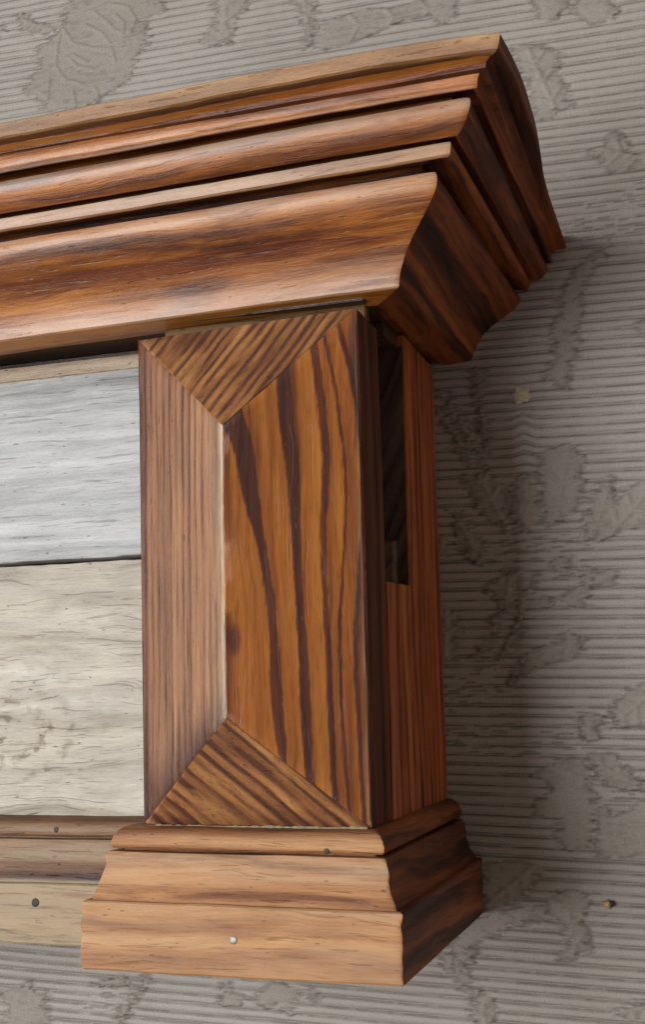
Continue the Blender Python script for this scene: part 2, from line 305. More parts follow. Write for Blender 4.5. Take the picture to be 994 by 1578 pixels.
def loft(name, rings, mat, parent=None, wear_sheen=None, closed=True, smooth=32, caps=(True, True), stain_shade=None):
    """rings: list of lists of points, all of one length; wear: one value per profile point"""
    n = len(rings[0]); vs = [p for r in rings for p in r]; fs = []
    for k in range(len(rings) - 1):
        for i in range(n if closed else n - 1):
            j = (i + 1) % n
            fs.append([k * n + i, k * n + j, (k + 1) * n + j, (k + 1) * n + i])
    if caps[0]: fs.append(list(range(n)))
    if caps[1]: fs.append([(len(rings) - 1) * n + i for i in range(n)])
    wv = None if wear_sheen is None else list(wear_sheen) * len(rings)
    return link(name, mesh(name, vs, fs, wv, None if stain_shade is None else list(stain_shade) * len(rings)), mat, parent, smooth)
def refine(pts, step=0.09):                            # subdivide a profile, keep its corners
    out = []
    for (a, b) in zip(pts[:-1], pts[1:]):
        d = math.dist(a[:2], b[:2]); k = max(1, int(d / step))
        for i in range(k): out.append(tuple(x + (y - x) * i / k for x, y in zip(a, b)))
    return out + [pts[-1]]
def arc(p0, p1, bulge, n=8, w0=0.0, w1=0.0):           # quadratic curve bulging to the left of p0->p1
    mx, my = (p0[0] + p1[0]) / 2, (p0[1] + p1[1]) / 2; dx, dy = p1[0] - p0[0], p1[1] - p0[1]
    c = (mx - dy * bulge, my + dx * bulge); r = []
    for i in range(n + 1):
        s = i / n; r.append(((1 - s) ** 2 * p0[0] + 2 * s * (1 - s) * c[0] + s * s * p1[0],
                             (1 - s) ** 2 * p0[1] + 2 * s * (1 - s) * c[1] + s * s * p1[1], w0 + (w1 - w0) * s))
    return r

# ------------------------------------------------------------------ materials
def paper_material():
    t = NT('embossed_wallpaper'); P = t.pos()
    gr = t.attr('groove'); mo = t.attr('motif')
    fine = t.noise(t.vm('MULTIPLY', P, (9.0, 1.0, 22.0)), 1.0, 3.0, 0.6)
    big = t.noise(P, 0.18, 3.0, 0.55)
    c = t.mix(mo, (0.315, 0.280, 0.246), (0.290, 0.255, 0.218))
    c = t.mix(t.m('MULTIPLY', gr, 0.85), c, (0.062, 0.050, 0.042))
    c = t.mix(0.75, c, t.mix(1.0, c, t.ramp(fine, [(0.25, (0.55, 0.53, 0.50)), (0.7, (1.25, 1.25, 1.25))]), 'MULTIPLY'))
    c = t.mix(0.5, c, t.mix(1.0, c, t.ramp(big, [(0.3, (0.85, 0.82, 0.78)), (0.7, (1.12, 1.12, 1.12))]), 'MULTIPLY'))
    t.put(t.bsdf.inputs['Base Color'], c)
    t.put(t.bsdf.inputs['Roughness'], t.m('MULTIPLY_ADD', fine, 0.25, t.m('MULTIPLY_ADD', mo, 0.12, 0.36)))
    t.bsdf.inputs['Specular IOR Level'].default_value = 0.45
    t.bump(fine, 0.0004, 0.6)
    return t.mat
PAPER = paper_material()
XG, YG, ZG = (1, 0, 0), (0, 1, 0), (0, 0, 1)
pine_front = [(0.0, (0.050, 0.012, 0.004)), (0.30, (0.17, 0.045, 0.006)), (0.58, (0.37, 0.115, 0.012)), (1.0, (0.54, 0.215, 0.030))]
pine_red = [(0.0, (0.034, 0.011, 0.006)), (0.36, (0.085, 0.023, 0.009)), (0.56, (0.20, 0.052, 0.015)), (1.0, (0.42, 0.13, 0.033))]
M_fillet = wood('pine_fillet', XG, YG, [(0, (0.14, 0.055, 0.018)), (0.5, (0.36, 0.17, 0.060)), (1, (0.55, 0.31, 0.13))], 1.0, (6, 0.2), seed=1, crack=0.22, fib=0.2, stain_shade=0.5, wear_sheen_col=(0.47, 0.30, 0.15))
M_cove = wood('pine_cove', XG, ZG, pine_front, 1.1, (9, 0.3), seed=2, crack=0.22, fib=0.2, stain_shade=0.6, coat=0.4, wear_sheen_col=(.33,.25,.17))
M_bead = wood('pine_bead', XG, ZG, pine_front, 1.3, (8, 0.3), seed=3, crack=0.22, fib=0.2, stain_shade=0.6, coat=0.4, wear_sheen_col=(.34,.30,.25))
M_band = wood('pine_band', XG, ZG, [(0, (0.10, 0.035, 0.014)), (0.5, (0.30, 0.12, 0.045)), (1, (0.46, 0.25, 0.11))], 1.3, (7, 0.2), seed=4, crack=0.22, fib=0.2, stain_shade=0.5, coat=0.4, wear_sheen_col=(.38,.26,.165))
M_cyma = wood('pine_cyma', XG, ZG, pine_front, 0.9, (4.5, 0.35), seed=5.3, crack=0.22, fib=0.2, stain_shade=0.85, stain_col=(0.34, 0.19, 0.12), coat=0.35, wear_sheen_col=(0.50, 0.34, 0.235))
M_ret = wood('pine_return', (0, 1, -0.04), ZG, pine_red, 1.6, (4.2, 0.5), seed=6, stain_shade=0.12, rough=(0.45, 0.65), warp=0.2, spec=0.2)
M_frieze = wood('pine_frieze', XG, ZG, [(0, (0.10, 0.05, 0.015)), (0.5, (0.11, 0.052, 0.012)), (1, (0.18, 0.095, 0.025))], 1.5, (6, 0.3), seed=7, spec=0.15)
M_soffit = wood('pine_soffit', XG, YG, [(0, (0.02, 0.009, 0.004)), (0.5, (0.06, 0.026, 0.010)), (1, (0.13, 0.06, 0.022))], 1.0, (5, 0.3), seed=8, stain_shade=0.6)
M_left = wood('pine_left_facet', ZG, (1, -0.47, 0), [(0, (0.085, 0.032, 0.014)), (0.42, (0.20, 0.080, 0.031)), (0.72, (0.30, 0.135, 0.056)), (1, (0.42, 0.225, 0.105))], 2.2, (15, 0.55), fib=0.14, warp=0.06, seed=9, stain_shade=0.35, wear_sheen_col=(0.70, 0.58, 0.40), mot=0.25, coat=0.2)
M_right = wood('pine_right_facet', ZG, (1, 0.47, 0), [(0, (0.055, 0.015, 0.008)), (0.28, (0.125, 0.030, 0.010)), (0.55, (0.30, 0.090, 0.011)), (1, (0.45, 0.17, 0.024))], 1.4, (15, 0.24), fib=0.08, crack=0.12, bumpk=0.3, rough=(0.34, 0.5), seed=10, bands=BANDS, stain_shade=0.25, speck=0.3, wear_sheen_col=(0.42, 0.30, 0.20), mot=0.2)
M_top = wood('pine_top_facet', (0.50, 0.1, 0.86), (0.86, 0, -0.5), [(0, (0.085, 0.028, 0.012)), (0.4, (0.20, 0.075, 0.025)), (0.7, (0.31, 0.135, 0.042)), (1, (0.42, 0.22, 0.075))], 1.4, (13.5, 0.85), fib=0.12, warp=0.12, seed=11, stain_shade=0.3, mot=0.2)
M_bot = wood('pine_bottom_facet', (0.72, 0.1, -0.69), (0.69, 0, 0.72), [(0, (0.085, 0.028, 0.012)), (0.4, (0.20, 0.075, 0.025)), (0.7, (0.33, 0.140, 0.045)), (1, (0.44, 0.22, 0.08))], 1.4, (11.5, 0.85), fib=0.12, warp=0.12, seed=12, stain_shade=0.3, mot=0.2)
M_block = wood('pine_block_dark', ZG, YG, [(0, (0.026, 0.010, 0.007)), (0.5, (0.085, 0.028, 0.015)), (1, (0.22, 0.075, 0.03))], 0.9, (4, 0.4), seed=13, stain_shade=0.4, spec=0.12, rough=(0.5, 0.7))
M_side = wood('pine_side_panel', ZG, YG, [(0, (0.09, 0.018, 0.006)), (0.4, (0.33, 0.082, 0.026)), (0.7, (0.45, 0.13, 0.038)), (1, (0.53, 0.20, 0.055))], 0.8, (6.0, 0.5), seed=14, stain_shade=0.35, spec=0.2, rough=(0.45, 0.65))
M_slot = wood('rough_dark_wood', (0.4, 0, 0.9), XG, [(0, (0.03, 0.02, 0.015)), (0.5, (0.07, 0.048, 0.04)), (1, (0.13, 0.09, 0.07))], 1.5, (10, 0.5), seed=15, rough=(0.6, 0.8), spec=0.1)
M_tenon = wood('rough_brown_wood', (0.7, 0, 0.7), XG, [(0, (0.06, 0.035, 0.02)), (0.5, (0.15, 0.085, 0.05)), (1, (0.25, 0.15, 0.085))], 1.5, (8, 0.5), seed=16, rough=(0.6, 0.8))
base_cols = [(0, (0.09, 0.030, 0.010)), (0.35, (0.25, 0.092, 0.027)), (0.65, (0.40, 0.175, 0.058)), (1, (0.53, 0.29, 0.125))]
M_plinth = wood('pine_plinth', XG, ZG, base_cols, 1.1, (5.5, 0.35), seed=17, stain_shade=0.5, coat=0.0, rough=(0.50, 0.68), stain_col=(0.5, 0.36, 0.26), wear_sheen_col=(0.52, 0.34, 0.20), crack=0.3)
M_pret = wood('pine_plinth_return', (0, 1, -0.05), ZG, [(0, (0.040, 0.014, 0.008)), (0.36, (0.085, 0.027, 0.013)), (0.62, (0.17, 0.052, 0.020)), (1, (0.33, 0.11, 0.035))], 1.2, (4, 0.5), seed=18, stain_shade=0.12, rough=(0.45, 0.65), spec=0.2)
M_base = wood('pine_base_pale', XG, ZG, [(0, (0.06, 0.025, 0.009)), (0.4, (0.15, 0.066, 0.022)), (0.7, (0.23, 0.11, 0.04)), (1, (0.34, 0.19, 0.08))], 0.9, (5, 0.25), seed=19, rough=(0.46,0.62), stain_shade=0.5, stain_col=(0.5, 0.44, 0.38), wear_sheen_col=(0.40, 0.315, 0.19), coat=0.1, crack=0.5)
M_plank = wood('limed_plank', XG, ZG, [(0, (0.11, 0.10, 0.09)), (0.38, (0.225, 0.222, 0.215)), (0.65, (0.335, 0.332, 0.328)), (1, (0.44, 0.44, 0.438))], 1.6, (5, 0.15), fib=0.16, crack=0.25, warp=0.22, seed=20, stain_shade=0.45, stain_col=(0.55, 0.52, 0.50), speck=0.6, rough=(0.40, 0.58), spec=0.6, mot=0.35, coat=0.32)
M_plank2 = wood('limed_plank_warm', XG, ZG, [(0, (0.19, 0.15, 0.11)), (0.3, (0.37, 0.325, 0.26)), (0.65, (0.48, 0.435, 0.365)), (1, (0.56, 0.525, 0.455))], 1.0, (4.0, 0.12), fib=0.18, warp=0.6, crack=0.2, knot=(-9.8, -10.0, 3.9), seed=23, stain_shade=0.35, stain_col=(0.6, 0.56, 0.52), speck=0.6, rough=(0.42, 0.6), spec=0.5, mot=0.4)
M_lath = wood('pine_lath', XG, ZG, [(0, (0.13, 0.075, 0.035)), (0.5, (0.26, 0.175, 0.10)), (1, (0.38, 0.30, 0.20))], 1.5, (6, 0.25), seed=21)
M_core = wood('pine_top_and_fill', XG, ZG, pine_red, 1.0, (5, 0.3), seed=22)
def plain(name, col, rough, metal=0.0, var=0.5):
    t = NT(name); P = t.pos(); n = t.noise(P, 9.0, 4.0, 0.6)
    t.put(t.bsdf.inputs['Base Color'], t.mix(var, col, t.mix(1.0, col, t.ramp(n, [(0.3, (0.35, 0.3, 0.25)), (0.7, (1.3, 1.3, 1.3))]), 'MULTIPLY')))
    t.bsdf.inputs['Roughness'].default_value = rough; t.bsdf.inputs['Metallic'].default_value = metal
    t.bump(n, 0.0005, 0.6); return t.mat
M_steel = plain('dull_steel', (0.34, 0.32, 0.28), 0.5, 0.7)
M_iron_hole = plain('dark_iron_hole', (0.035, 0.030, 0.022), 0.6, 0.2)  # iron of the pin head, and the painted dark of nail holes
M_filler = plain('plaster_filler', (0.44, 0.37, 0.28), 0.8, 0, 0.6)
M_glue = plain('old_glue', (0.24, 0.19, 0.11), 0.7, 0, 0.6)
M_brass = plain('tarnished_brass', (0.46, 0.32, 0.15), 0.5, 0.15)

# ------------------------------------------------------------------ the papered wall: ribs and woven flowers as real relief
def inside(px, pz, poly):
    r = np.zeros(px.shape, bool); n = len(poly)
    for i in range(n):
        x1, z1 = poly[i]; x2, z2 = poly[(i + 1) % n]
        if z1 == z2: continue
        c = ((z1 > pz) != (z2 > pz)) & (px < (x2 - x1) * (pz - z1) / (z2 - z1) + x1)
        r ^= c
    return r
def noise2(x, z, seed):
    xi = np.floor(x).astype(int); zi = np.floor(z).astype(int); fx = x - xi; fz = z - zi
    fx = fx * fx * (3 - 2 * fx); fz = fz * fz * (3 - 2 * fz)
    h = lambda a, b: (np.sin(a * 127.1 + b * 311.7 + seed * 74.7) * 43758.5453) % 1.0 * 2 - 1
    return (h(xi, zi) * (1 - fx) + h(xi + 1, zi) * fx) * (1 - fz) + (h(xi, zi + 1) * (1 - fx) + h(xi + 1, zi + 1) * fx) * fz
def build_wall():
    xs = np.concatenate([np.arange(-70, -18, 1.6), np.arange(-18, 24.5, 0.10), np.arange(24.5, 80, 0.9)])
    zs = np.concatenate([np.arange(-45, -13.5, 0.13), np.arange(-13.5, 50, 0.052), np.arange(50, 85, 0.13)])
    X, Z = np.meshgrid(xs, zs)
    # slight wander of the ribs, and the paper puckered below the filled hole
    Zw = Z + 0.029 * X + 0.035 * noise2(X / 6, Z / 2.5, 1) + 0.008 * noise2(X / 1.3, Z / 0.9, 2)
    pk = np.exp(-((X - 14.6) / 0.42) ** 2) * np.exp(-((Z - 18.6) / 1.9) ** 2)
    Zw = Zw - 0.26 * pk * np.sign(19.6 - Z) * np.clip(np.abs(19.6 - Z) / 0.5, 0, 1)
    per = 0.485; t = Zw / per; k = np.floor(t); f = t - k
    hk = lambda s: (np.sin(k * 12.9898 + s * 78.233) * 43758.5453) % 1.0
    f = f + 0.05 * (hk(1) - 0.5)
    def groove(c, w): return np.exp(-((f - c) / w) ** 2)
    g1 = np.maximum(groove(0.0, 0.085), groove(1.0, 0.085))
    dbl = np.clip(noise2(X / 3.5, k * 1.7, 5) * 2.2 + 0.6, 0, 1)
    g2 = groove(0.25, 0.065) * (0.35 + 0.65 * dbl) * 0.85
    gap = np.clip(noise2(X / 0.8, k * 3.1, 8) * 1.5 + 1.2, 0.6, 1)
    g = np.clip(g1 * gap + g2, 0, 1)
    hgt = 0.5 * np.sin(np.clip(f, 0, 1) * np.pi) ** 0.6 - 1.0 * g
    row = np.floor(Z / 0.105)
    jx = ((np.sin(row * 91.7) * 43758.5) % 1.0 - 0.5) * 0.50 + ((np.sin(row * 37.1 + np.floor(X / 0.9) * 5.3) * 43758.5) % 1.0 - 0.5) * 0.42
    Xj = X + jx
    mot = np.zeros(X.shape, np.float32)
    jit = np.zeros(X.shape, bool)
    def sel(poly, pad=0.6):
        p = np.array(poly); i0, i1 = np.searchsorted(xs, (p[:, 0].min() - pad, p[:, 0].max() + pad)); j0, j1 = np.searchsorted(zs, (p[:, 1].min() - pad, p[:, 1].max() + pad))
        return slice(j0, j1), slice(i0, i1)
    more = [[(x + 23.0, z + 1.0) for x, z in p] for p in FLAT if p[0][0] > 9 and -6 < p[0][1] < 28]
    for p in FLAT + more:
        s = sel(p)
        mot[s] = np.maximum(mot[s], inside(Xj[s], Z[s], p))
    for p in JIT:
        s = sel(p); jit[s] |= inside(Xj[s], Z[s], p)
    # broken, slipped ribs in the "jit" patches
    cell = (np.sin(np.floor(X / 0.55 + row * 0.37) * 17.3 + row * 9.1) * 43758.5) % 1.0
    jm = jit & (cell > 0.42)
    g = np.where(jm, np.clip(g * 0.35 + 0.5 * (cell > 0.8), 0, 1), g); hgt = np.where(jm, 0.1 - 0.7 * g, hgt)
    # soften the motif mask a little, then mark its rim
    def blur(a, n):
        for _ in range(n):
            b = a.copy(); b[1:-1] = (a[:-2] + 2 * a[1:-1] + a[2:]) / 4; c = b.copy(); c[:, 1:-1] = (b[:, :-2] + 2 * b[:, 1:-1] + b[:, 2:]) / 4; a = c
        return a
    ms = blur(mot, 1); mb = blur(mot, 9)
    rim = np.clip(4 * mb * (1 - mb), 0, 1)
    stip = 0.5 * noise2(X / 0.5, Z / 0.105, 11) + 0.4 * noise2(X / 0.22, Z / 0.16, 12) + 0.3 * noise2(X / 1.2, Z / 0.8, 13)
    hm = 0.30 + 0.55 * mb ** 2 + 0.30 * stip + 0.45 * rim * (mb < 0.7) 
    rd = np.zeros(X.shape, np.float32)
    veins = []
    for p in FLAT + more:
        a = np.array(p); c = a.mean(0); ev, ew = np.linalg.eigh(np.cov((a - c).T)); d = ew[:, 1]; t_ = (a - c) @ d
        if ev[1] > 2.2 * ev[0] and t_.max() - t_.min() > 1.2:
            veins.append([tuple(c + d * t_.min() * 0.75), tuple(c + d * t_.max() * 0.75)])
            n_ = np.array([-d[1], d[0]])
            for q_ in (-0.4, 0.0, 0.4):
                o_ = c + d * q_ * (t_.max() - t_.min()) * 0.6
                for sg in (-1, 1): veins.append([tuple(o_), tuple(o_ + (n_ * sg * 0.9 + d * 0.6) * np.sqrt(ev[0]))])
    for L in RIDGE + veins:
        s = sel(L, 0.8); d = np.full(X[s].shape, 9.0)
        for (x1, z1), (x2, z2) in zip(L[:-1], L[1:]):
            dx, dz = x2 - x1, z2 - z1; q = np.clip(((X[s] - x1) * dx + (Z[s] - z1) * dz) / (dx * dx + dz * dz + 1e-9), 0, 1)
            d = np.minimum(d, np.hypot(X[s] - x1 - q * dx, Z[s] - z1 - q * dz))
        rd[s] = np.maximum(rd[s], np.exp(-(d / 0.13) ** 2) - 0.7 * np.exp(-((d - 0.28) / 0.12) ** 2))
    hm = hm + 0.9 * rd
    gm = np.clip(0.13 + 0.40 * np.clip(stip, 0, 1) + 0.35 * np.clip(-rd, 0, 1), 0, 1)
    H = hgt * (1 - ms) + hm * ms
    G = g * (1 - ms) + gm * ms
    # torn double line where ribs run into a flower
    G = np.clip(G + 0.60 * np.clip(4 * ms * (1 - ms), 0, 1) * (noise2(X / 0.3, row, 14) > 0.1), 0, 1)
    dash = ((np.sin(row * 53.3 + np.floor(X / 0.42 + row * 0.31) * 19.7) * 43758.5) % 1.0) > 0.5
    ring = np.clip(5 * mb * (1 - mb) - 0.25, 0, 1)
    G = np.clip(np.maximum(G, 0.55 * ring * dash), 0, 1); H = H - 0.5 * ring * dash
    rows, cols = X.shape
    co = np.stack([X, -0.075 * H - 0.03 * pk - 0.05 * noise2(X / 9, Z / 9, 21), Z], -1).reshape(-1, 3) * S
    idx = np.arange(rows * cols).reshape(rows, cols)
    q = np.stack([idx[:-1, :-1], idx[:-1, 1:], idx[1:, 1:], idx[1:, :-1]], -1).reshape(-1, 4)
    me = bpy.data.meshes.new('wall')
    me.vertices.add(rows * cols); me.vertices.foreach_set('co', co.astype(np.float32).ravel())
    me.loops.add(q.size); me.loops.foreach_set('vertex_index', q.astype(np.int32).ravel())
    me.polygons.add(len(q)); me.polygons.foreach_set('loop_start', np.arange(0, q.size, 4, dtype=np.int32))
    me.update(calc_edges=True)
    me.polygons.foreach_set('use_smooth', np.ones(len(q), bool))
    for nm, a in (('groove', G), ('motif', ms)):
        at = me.attributes.new(nm, 'FLOAT', 'POINT'); at.data.foreach_set('value', a.astype(np.float32).ravel())
    o = bpy.data.objects.new('wall', me); COL.objects.link(o); me.materials.append(PAPER)
    o['kind'] = 'structure'
build_wall()

# ------------------------------------------------------------------ the shelf
shelf = bpy.data.objects.new('wall_shelf', None); COL.objects.link(shelf)
tag(shelf, 'antique pine wall shelf with moulded cornice, faceted pilaster and stepped plinth', 'shelf')
D1, KX = 14.17, 12.89                                   # pilaster face, foot of the cornice return
XL = -34.0

# -- cornice: every moulding has a front run and a return on the end, mitred
ZK = [21.96, 22.36, 23.65, 24.46, 26.20, 26.47, 27.05, 28.40, 29.30, 29.77]
DQ = [0.30, 0.62, 0.95, 1.00, 0.98, 0.75, 0.85, 0.60, 0.30, -0.02]
DZ = [0.20, 0.00, 0.10, -0.14, -0.68, -0.68, -0.82, -1.32, -1.42, -1.32]
def cornice_piece(name, rname, prof, mat, seed, bow=0.0, core=1.3, worn=0.02, stain_shade_fn=None):
    prof = refine(prof, 0.10)
    q0 = min(p[0] for p in prof) - core
    full = [(q0, prof[0][1] - 0.02, 0.0)] + prof + [(q0, prof[-1][1] + 0.02, 0.0)]
    wear_sheen = [max(0.0, p[2]) for p in full]
    free = [i for i in range(1, len(full) - 1) if full[i][2] > -0.02]
    tgt = [p if p[2] > -0.02 else (lambda j: (full[j][0] - 0.05, full[j][1], 0))(min(free, key=lambda j: abs(j - i))) for i, p in enumerate(full)]
    rings = []
    N = 90
    for k in range(N + 1):
        s = k / N; ring = []
        for i, (q, z, _) in enumerate(full):
            xc = KX + q; x = XL + (xc - XL) * (1 - (1 - s) ** 1.6)
            d = xc - x
            q = q - (0.045 + 0.04 * float(vnoise(z * 3.1, seed + 5))) * math.exp(-d / 0.09)
            x = min(x, KX + q)
            dz = -0.012 * d + bow * (1 - math.exp(-d / 3.0)) + worn * float(vnoise(x * 0.35, seed)) + 0.4 * worn * float(vnoise(x * 1.3 + i * 0.15, seed + 3))
            dy = worn * float(vnoise(x * 0.5 + i * 0.1, seed + 7))
            ring.append((x, -(D1 + q) + dy, z + dz))
        rings.append(ring)
    f = loft(name, rings, mat, shelf, wear_sheen, caps=(True, False), stain_shade=[stain_shade_fn(p[1]) for p in full] if stain_shade_fn else None)
    last = rings[-1]; rr = []
    M = 26
    for k in range(M + 1):
        s = (k / M) ** 1.7; ring = []
        for (q, z, _), p in zip(tgt, last):
            xw = KX + q + float(np.interp(z, ZK, DQ)); zw = z + float(np.interp(z, ZK, DZ))
            wb = worn * float(vnoise(s * 7 + z * 0.3, seed + 11)) * math.sin(s * math.pi)
            if bow > 0.2: wb += 0.30 * math.sin(math.pi * min(1.0, s / 0.6)) * (1 if s < 0.6 else 0)
            ring.append((p[0] + (xw - p[0]) * s + wb, p[1] * (1 - s) - 0.02 * s, p[2] + (zw - p[2]) * s + wb))
        rr.append(ring)
    loft(rname, rr, M_ret, f, [0.0 for w in wear_sheen], caps=(False, True))
    return f
# profile points are (projection, height, painted sheen and grey wear)
cornice_piece('cornice_fillet', 'fillet_return', [(3.92, 29.82, .6), (4.12, 29.80, .7), (4.17, 29.74, .6), (4.10, 29.42, .15), (4.02, 29.22, .3), (3.92, 29.16, .3), (3.6, 29.17, 0)], M_fillet, 1, 0.36, 2.2, 0.035)
cornice_piece('cornice_cove', 'cove_return', [(3.75, 29.22, 0), (3.55, 29.16, 0)] + arc((3.50, 29.14), (3.02, 28.54), -0.30, 8) + [(3.05, 28.46, .5), (3.0, 28.37, .5), (2.93, 28.36, 0), (2.90, 28.40, -1), (2.88, 28.95, -1), (1.80, 29.0, -1)], M_cove, 2, 0.10, 1.6)
cornice_piece('cornice_bead', 'bead_return', [(1.75, 29.0, -1), (1.78, 28.32, -1), (2.42, 28.31, .9), (2.56, 28.28, 1), (2.64, 28.19, 1), (2.67, 28.04, .9), (2.65, 27.88, .5), (2.58, 27.70, .15), (2.47, 27.50, 0), (2.32, 27.32, 0), (2.14, 27.16, 0), (1.96, 27.07, 0), (1.90, 27.08, 0), (1.86, 27.5, -1), (0.9, 27.5, -1)], M_bead, 3)
cornice_piece('cornice_band', 'band_return', [(0.92, 27.5, -1), (0.94, 27.07, -1), (1.52, 27.06, .9), (1.62, 27.0, 1), (1.60, 26.72, .5), (1.56, 26.52, .3), (1.49, 26.46, .3), (1.42, 26.45, 0), (1.38, 26.50, -1), (1.36, 26.86, -1), (0.3, 26.9, -1)], M_band, 4)
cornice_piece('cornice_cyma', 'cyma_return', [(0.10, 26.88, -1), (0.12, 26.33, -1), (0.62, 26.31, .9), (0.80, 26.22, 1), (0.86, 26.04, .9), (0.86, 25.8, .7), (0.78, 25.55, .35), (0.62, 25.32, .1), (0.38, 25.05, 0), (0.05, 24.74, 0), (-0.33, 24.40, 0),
    (-0.70, 24.02, 0), (-1.02, 23.62, .1), (-1.24, 23.2, .4), (-1.36, 22.85, .7), (-1.42, 22.55, .9), (-1.44, 22.40, 1), (-1.50, 22.34, .7), (-1.60, 22.31, 0), (-2.0, 22.22, 0), (-2.78, 22.10, 0), (-3.0, 22.4, 0)], M_cyma, 5, 0.02, 0.6, stain_shade_fn=lambda z: max(0.0, 1 - abs(z - 24.35) / 0.75) * 1.3)  # brown streak that also paints shade on the down-facing band
# top board, closing the cornice
me = mesh('top_board', [(XL, -17.6, 28.9), (16.3, -17.6, 28.9), (16.3, -0.05, 27.7), (XL, -0.05, 27.7), (XL, -17.6, 29.72), (16.35, -17.6, 29.5), (16.5, -0.05, 28.38), (XL, -0.05, 28.6)],
          [[0, 1, 2, 3], [4, 5, 6, 7], [0, 1, 5, 4], [1, 2, 6, 5], [2, 3, 7, 6], [3, 0, 4, 7]])
link('top_board', me, M_core, shelf)
box('added_cornice_core', (XL + .2, -11.9, 22.35), (11.2, -0.1, 28.4), M_core, shelf)  # added unseen core box, shuts light and view out of the hollow cornice
box('panel_rail', (XL + .1, -9.0, 21.5), (9.7, -0.13, 22.1), M_soffit, shelf, 0.04)
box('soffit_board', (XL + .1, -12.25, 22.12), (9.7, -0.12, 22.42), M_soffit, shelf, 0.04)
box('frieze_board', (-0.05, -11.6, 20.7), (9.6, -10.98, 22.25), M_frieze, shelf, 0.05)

# -- pilaster block with its four raised facets
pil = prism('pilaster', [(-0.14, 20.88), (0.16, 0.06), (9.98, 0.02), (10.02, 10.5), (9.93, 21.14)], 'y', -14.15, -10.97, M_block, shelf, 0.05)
TL, BL, TR, BR = (-0.16, -14.17, 20.90), (0.17, -14.17, 0.08), (9.93, -14.17, 21.16), (10.0, -14.17, 0.03)
RT, RB = (4.80, -16.51, 16.13), (4.84, -16.51, 4.43)
def facet(quad, mat, nu, nv, wearfn=None, seed=0, gap=0.012, stain_shade_fn=None):
    """quad: four corners a-b (one edge) and d-c (the opposite edge); the solid runs back to the block"""
    a, b, c, d = [Vector(p) for p in quad]
    nrm = (b - a).cross(d - a)
    if nrm.length < 1e-6: nrm = (c - a).cross(d - a)
    nrm.normalize()
    if nrm.y > 0: nrm = -nrm
    cen = (a + b + c + d) / 4
    def insets(n): return [0.0] + [0.012] + [i / n for i in range(1, n)] + [0.965, 0.988] + [1.0]
    U, V = insets(nu), insets(nv); vs = []; ws = []; ss = []
    for j, v in enumerate(V):
        for i, u in enumerate(U):
            p = (a * (1 - u) + b * u) * (1 - v) + (d * (1 - u) + c * u) * v
            e = (i in (0, len(U) - 1)) or (j in (0, len(V) - 1))
            dirc = (cen - p); dirc.normalize()
            p = p + dirc * gap * (1 if e else 0)
            k = 0.0 if not e else -0.045 - 0.05 * max(0.0, float(vnoise(p.z * 2.3 + p.x * 2.9, seed)))
            k += 0.02 * float(vnoise(p.z * 0.6 + i * 0.5, seed + 2))
            vs.append(tuple(p + nrm * k)); ws.append(wearfn(u, v) if wearfn else 0.0); ss.append(stain_shade_fn(u, v) if stain_shade_fn else 0.0)
    nU, nV = len(U), len(V)
    fs = [[j * nU + i, j * nU + i + 1, (j + 1) * nU + i + 1, (j + 1) * nU + i] for j in range(nV - 1) for i in range(nU - 1)]
    loop = [i for i in range(nU)] + [j * nU + nU - 1 for j in range(1, nV)] + [(nV - 1) * nU + i for i in range(nU - 2, -1, -1)] + [j * nU for j in range(nV - 2, 0, -1)]
    base = len(vs)
    for l in loop: vs.append((vs[l][0], -14.10, vs[l][2])); ws.append(0.0); ss.append(ss[l])
    n = len(loop)
    fs += [[loop[i], loop[(i + 1) % n], base + (i + 1) % n, base + i] for i in range(n)]
    return link('facet', mesh('facet', vs, fs, ws, ss), mat, pil, 30)
facet((BL, RB, RT, TL), M_left, 10, 30, lambda u, v: 1.0 if u > 0.98 else 0.5 * max(0, (u - 0.84) / 0.16) ** 1.5, 1, stain_shade_fn=lambda u, v: 1.3 * max(0, 1 - u / 0.14) + 1.2 * max(0, 0.12 - v) / 0.12 * (u > .05))
facet((RB, BR, TR, RT), M_right, 12, 30, lambda u, v: 0.5 * max(0, (u - 0.95) / 0.05), 2, stain_shade_fn=lambda u, v: 1.2 * max(0, (u - 0.90) / 0.1) * (0.35 + v) + 1.1 * max(0, 1 - u / 0.10) * (v < 0.35) + 0.8 * max(0, 1 - u / 0.32) * min(1, max(0, (v - 0.5) / 0.15)))
facet((TL, RT, RT, TR), M_top, 12, 12, None, 3, stain_shade_fn=lambda u, v: 1.2 * max(0, 1 - u / 0.22) * (1 if v < 0.3 or v > 0.85 else 0.15))
facet((BL, BR, RB, RB), M_bot, 12, 12, None, 4, stain_shade_fn=lambda u, v: 0.9 * max(0, 1 - v / 0.12))

# -- end of the shelf behind the pilaster, with its long open slot
side = prism('side_panel', [(-10.93, -0.15), (-0.05, -0.15), (-0.05, 22.2), (-6.35, 22.2), (-6.55, 10.15), (-10.93, 10.0)], 'x', 7.6, 10.0, M_side, shelf, 0.04)
prism('slot_lining', [(-6.45, 21.6), (-6.42, 21.6), (-6.62, 10.2), (-6.65, 10.2)], 'x', 7.62, 9.93, M_slot, side, 0)
prism('tenon', [(-7.6, 10.05), (-6.66, 10.12), (-6.64, 12.3), (-7.5, 12.1)], 'x', 7.8, 9.45, M_tenon, side, 0.03)
box('added_inner_fill', (0.3, -10.9, -0.5), (7.5, -0.2, 21.5), M_core, shelf)  # added unseen fill box, stops leaks through the hollow inside

